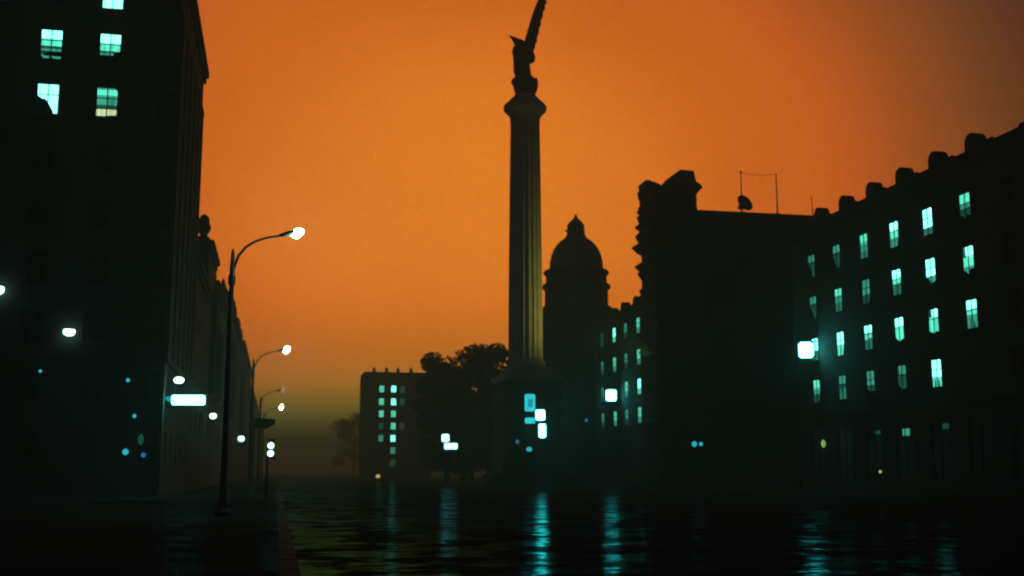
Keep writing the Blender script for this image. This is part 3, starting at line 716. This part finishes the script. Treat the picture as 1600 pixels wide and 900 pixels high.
# ------------------------------------------------------------------ lit signs and lamps
def sign_panel(t, x0, x1, z0, z1, y, mat, core=None, d=.3):
    o = part('sign_box', MB().box(x0-.05, x1+.05, y, y+d, z0-.05, z1+.05), 'metal', t)
    c = .14*min(x1-x0, z1-z0)
    face = [(x0+c, z0), (x1-c, z0), (x1, z0+c), (x1, z1-c), (x1-c, z1), (x0+c, z1), (x0, z1-c), (x0, z0+c)]
    link('sign_face', MB().prism(face, 'y', y-.03, y-.004).mesh('sign_face', mat), o)
    if core:
        w, h = x1-x0, z1-z0
        link('sign_print', MB().box(x0+.3*w, x1-.22*w, y-.04, y-.034, z0+.25*h, z1-.3*h).mesh('sign_print', core), o)
    return o
# shop sign jutting from the corner building
t = thing('projecting_sign', 'long white lit sign jutting out from the tall building on the left', 'sign', (-7, 75.0, 0))
sign_panel(t, .42, 2.46, 5.84, 6.44, 0, 'sign_white')
br = part('bracket', MB().box(.004, .36, .05, .2, 6.0, 6.1), 'metal', t)
link('glow_wedge', MB().prism([(-.05, 6.22), (.34, 5.95), (.34, 6.38), (-.05, 6.30)], 'y', -.02, .02).mesh('glow_wedge', 'sign_core'), br)  # tapered emissive wedge at the wall end of the sign
# square signs hung off the right-hand facades
def hanging_sign(x, y, z, s, label):
    t = thing('hanging_sign', label, 'sign', (x, y, 0), -YAW-R(6), 'square lit signs on the right-hand facades')
    sign_panel(t, -s/2, s/2, z-s*.54, z+s*.54, 0, 'sign_white', None, .22)
    part('bracket', MB().box(-.05, 46.0-x+.25, .1, .16, z+s*.56+.06, z+s*.56+.12), 'metal', t)
hanging_sign(45.0, 91.2, 12.13, 1.22, 'square white lit sign at the far end of the right-hand building')
hanging_sign(44.7, 149.5, 12.0, 1.40, 'square white lit sign beside the small lit windows near the dome')
# advertising pylons in the square
t = thing('sign_pylon', 'tall sign mast with four lit panels in front of the column pedestal', 'sign', (27.2, 120.0, 0), -YAW*.9)
part('mast', MB().box(-.14, .14, .35, .6, 0, 10.2), 'metal', t)
part('crossbar', MB().box(-1.0, 1.2, .31, .35, 7.3, 7.42), 'metal', t); part('crossbar', MB().box(-1.0, 1.2, .31, .35, 9.3, 9.42), 'metal', t); part('crossbar', MB().box(-.2, 1.2, .31, .35, 6.0, 6.12), 'metal', t)
sign_panel(t, -1.02, .12, 8.1, 9.98, 0, 'sign_cyan', 'sign_core')
sign_panel(t, -1.0, .12, 6.8, 7.42, 0, 'sign_cyan')
sign_panel(t, .18, 1.14, 7.16, 8.26, -.02, 'sign_white')
sign_panel(t, .52, 1.22, 5.32, 6.74, -.02, 'sign_white')
t = thing('sign_pylon', 'low sign mast with a small panel over a wide one, left of the column', 'sign', (22.4, 150.0, 0), -YAW*.8, None)
part('mast', MB().box(-.1, .1, .32, .5, 0, 6.5), 'metal', t)
sign_panel(t, -.95, .05, 5.58, 6.6, 0, 'sign_pale')
sign_panel(t, -.6, 1.15, 4.62, 5.42, 0, 'sign_pale')
# wall lanterns
def lantern(x, y, z, w, h, label, mat, side, group=None, wallx=-7.0, wally=74.0):
    t = thing('wall_lantern', label, 'lamp', (x, y, z), 0, group)
    n = 10
    part('glass', MB().lathe([(.02,-h/2),(w*.35,-h*.42),(w*.5,-h*.1),(w*.48,h*.2),(w*.3,h*.4),(.05,h*.45)], n), mat, t, True)
    part('cap', MB().lathe([(w*.32,h*.46),(w*.2,h*.6),(.03,h*.7)], n), 'metal', t)
    if side == 'x': part('arm', MB().tube([(wallx-x+.01,0,h*.66),(0,0,h*.66)], .03, 6), 'metal', t)
    else: part('arm', MB().tube([(0,wally-y-.01,h*.66),(0,0,h*.66)], .03, 6), 'metal', t)
lantern(-6.25, 75.6, 7.45, .66, .46, 'white lantern just above the long lit sign on the left', 'lantern', 'x')
lantern(-6.3, 118.3, 7.2, .72, .62, 'white lantern to the lower right of the long lit sign', 'lantern', 'x')
lantern(-6.3, 215.0, 7.7, 1.2, 1.1, 'smallest white lantern down the left row, near the traffic signal', 'lantern', 'x')
# bowl lights on the front of the corner building
def bowl(x, z, w, h, label):
    t = thing('bowl_light', label, 'lamp', (x, 73.5, z), 0, 'bowl lights on the corner building')
    pr = [(.03,-h/2),(w*.25,-h*.46),(w*.42,-h*.25),(w*.5,.05*h),(w*.5,h*.35),(w*.42,h*.5),(w*.1,h*.38)]
    part('bowl', MB().lathe(pr, 16), 'lantern', t, True)
    part('bracket', MB().box(-.05,.05,.0,.49,h*.36,h*.36+.06), 'metal', t)
bowl(-12.73, 10.1, .74, .42, 'white bowl-shaped light on the dark front of the left building')
bowl(-17.0, 12.6, .74, .5, 'white light cut by the left edge of the picture')
# small shop lights
def dot(x, y, z, r, mat, label, post=None, group='small coloured lights at street level', stretch=1.0):
    t = thing('small_lamp', label, 'lamp', (x, y, 0), 0, group)
    part('bulb', MB().lathe([(r*.3,z-r*stretch),(r*.85,z-r*.5*stretch),(r,z),(r*.85,z+r*.5*stretch),(r*.3,z+r*stretch)], 10), mat, t, True)
    part('cap', MB().lathe([(r*.6,z+r*stretch),(r*.5,z+r*stretch+.08),(.03,z+r*stretch+.12)], 8), 'metal', t)
    if post == 'post': part('post', MB().lathe([(.07,0),(.05,z*.5),(.04,z-r*stretch)], 8), 'metal', t)
    elif post: part('bracket', MB().tube([(0,0,z+r*stretch+.06), (post[0]-x, post[1]-y, z+r*stretch+.1)], .03, 5), 'metal', t)
dot(-14.25, 73.5, 7.7, .10, 'dot_cyan', 'tiny cyan lamp alone at the far left of the dark front', (-14.25, 74.0))
dot(-9.11, 73.5, 7.23, .12, 'dot_cyan', 'tiny cyan lamp highest of those left of the long lit sign', (-9.11, 74.0))
dot(-8.62, 73.5, 5.03, .12, 'dot_cyan', 'tiny cyan lamp below left of the long lit sign', (-8.62, 74.0))
dot(-8.17, 73.5, 3.58, .17, 'lit0', 'dim oval greenish lamp at the corner of the left building', (-8.17, 74.0), stretch=1.9)
dot(-9.03, 73.5, 2.84, .19, 'dot_cyan', 'brighter cyan lamp low on the left building', (-9.03, 74.0))
dot(-7.97, 73.5, 2.65, .15, 'dot_blue', 'small blue lamp lowest at the corner of the left building', (-7.97, 74.0))
dot(26.55, 119.6, 4.04, .34, 'dot_cyan', 'cyan globe lamp below the four lit panels', 'post', stretch=.7)
dot(25.4, 120.3, 4.85, .20, 'dot_blue', 'faint blue globe lamp left of the cyan one', 'post')
dot(45.3, 164.6, 9.3, .28, 'dot_blue', 'blue lamp on the wall below the domed tower', (46.3, 163.0), stretch=.8)
dot(44.0, 116.3, 4.6, .30, 'dot_cyan', 'cyan globe lamp on the cross street, left of a close pair', 'post')
dot(44.75, 116.3, 4.6, .22, 'dot_cyan', 'smaller cyan globe lamp on the cross street, right of a close pair', 'post')
dot(45.5, 89.7, 4.0, .2, 'dot_lime', 'yellow-green shop lamp low on the right-hand building', (46.0, 89.7), stretch=1.6)
dot(45.0, 79.7, 1.65, .11, 'dot_warm', 'tiny amber post lamp on the right pavement', 'post')
dot(18.2, 208.0, .9, .42, 'dot_warm', 'small amber beacon low on the far roadway', 'post', stretch=.8)
# traffic signal with two lit lenses
t = thing('traffic_signal', 'traffic signal with two bright round lenses one above the other', 'traffic light', (-.42, 60.0, .13))
part('post', MB().lathe([(.07,0),(.06,2.2)], 10), 'metal', t)
part('signal_head', MB().box(-.02,.36,.0,.25,2.15,3.15), 'metal', t)
for z in (2.43, 2.82):
    l_ = MB().lathe([(.165,0),(.165,.03),(.10,.06)], 16)
    o = part('lens', l_, 'lantern', t); o.location = (.16, -.005, z); o.rotation_euler = (R(90), 0, 0)
for z in (2.64, 3.03):
    part('visor', MB().box(-.04,.36,-.25,-.004,z-.005,z+.02), 'metal', t)
# dark board over the pavement
t = thing('street_sign', 'dark unlit sign board on a post, below the farthest lit lamp', 'sign', (-2.1, 110.0, .13))
part('post', MB().lathe([(.08,0),(.07,6.6)], 10), 'metal', t)
part('board', MB().prism([(.1,5.55),(1.3,5.55),(1.45,5.7),(1.95,6.0),(1.95,6.45),(.1,6.5)], 'y', -.06, .06), 'awning', t)

# ------------------------------------------------------------------ haze over the whole place
hz = MB().box(-1500, 1500, -300, 3100, -1.4, 65.0).mesh('haze', 'glass')
hm = bpy.data.materials.new('dusk_haze'); hm.use_nodes = True
n, l = hm.node_tree.nodes, hm.node_tree.links; n.clear()
o = n.new('ShaderNodeOutputMaterial'); pvn = n.new('ShaderNodeVolumePrincipled')
pvn.inputs['Color'].default_value = (.47, .95, .86, 1); pvn.inputs['Density'].default_value = .0019; pvn.inputs['Anisotropy'].default_value = 0.45
l.new(pvn.outputs[0], o.inputs['Volume'])
hz.materials.clear(); hz.materials.append(hm)
ho = link('haze', hz); ho['kind'] = 'stuff'
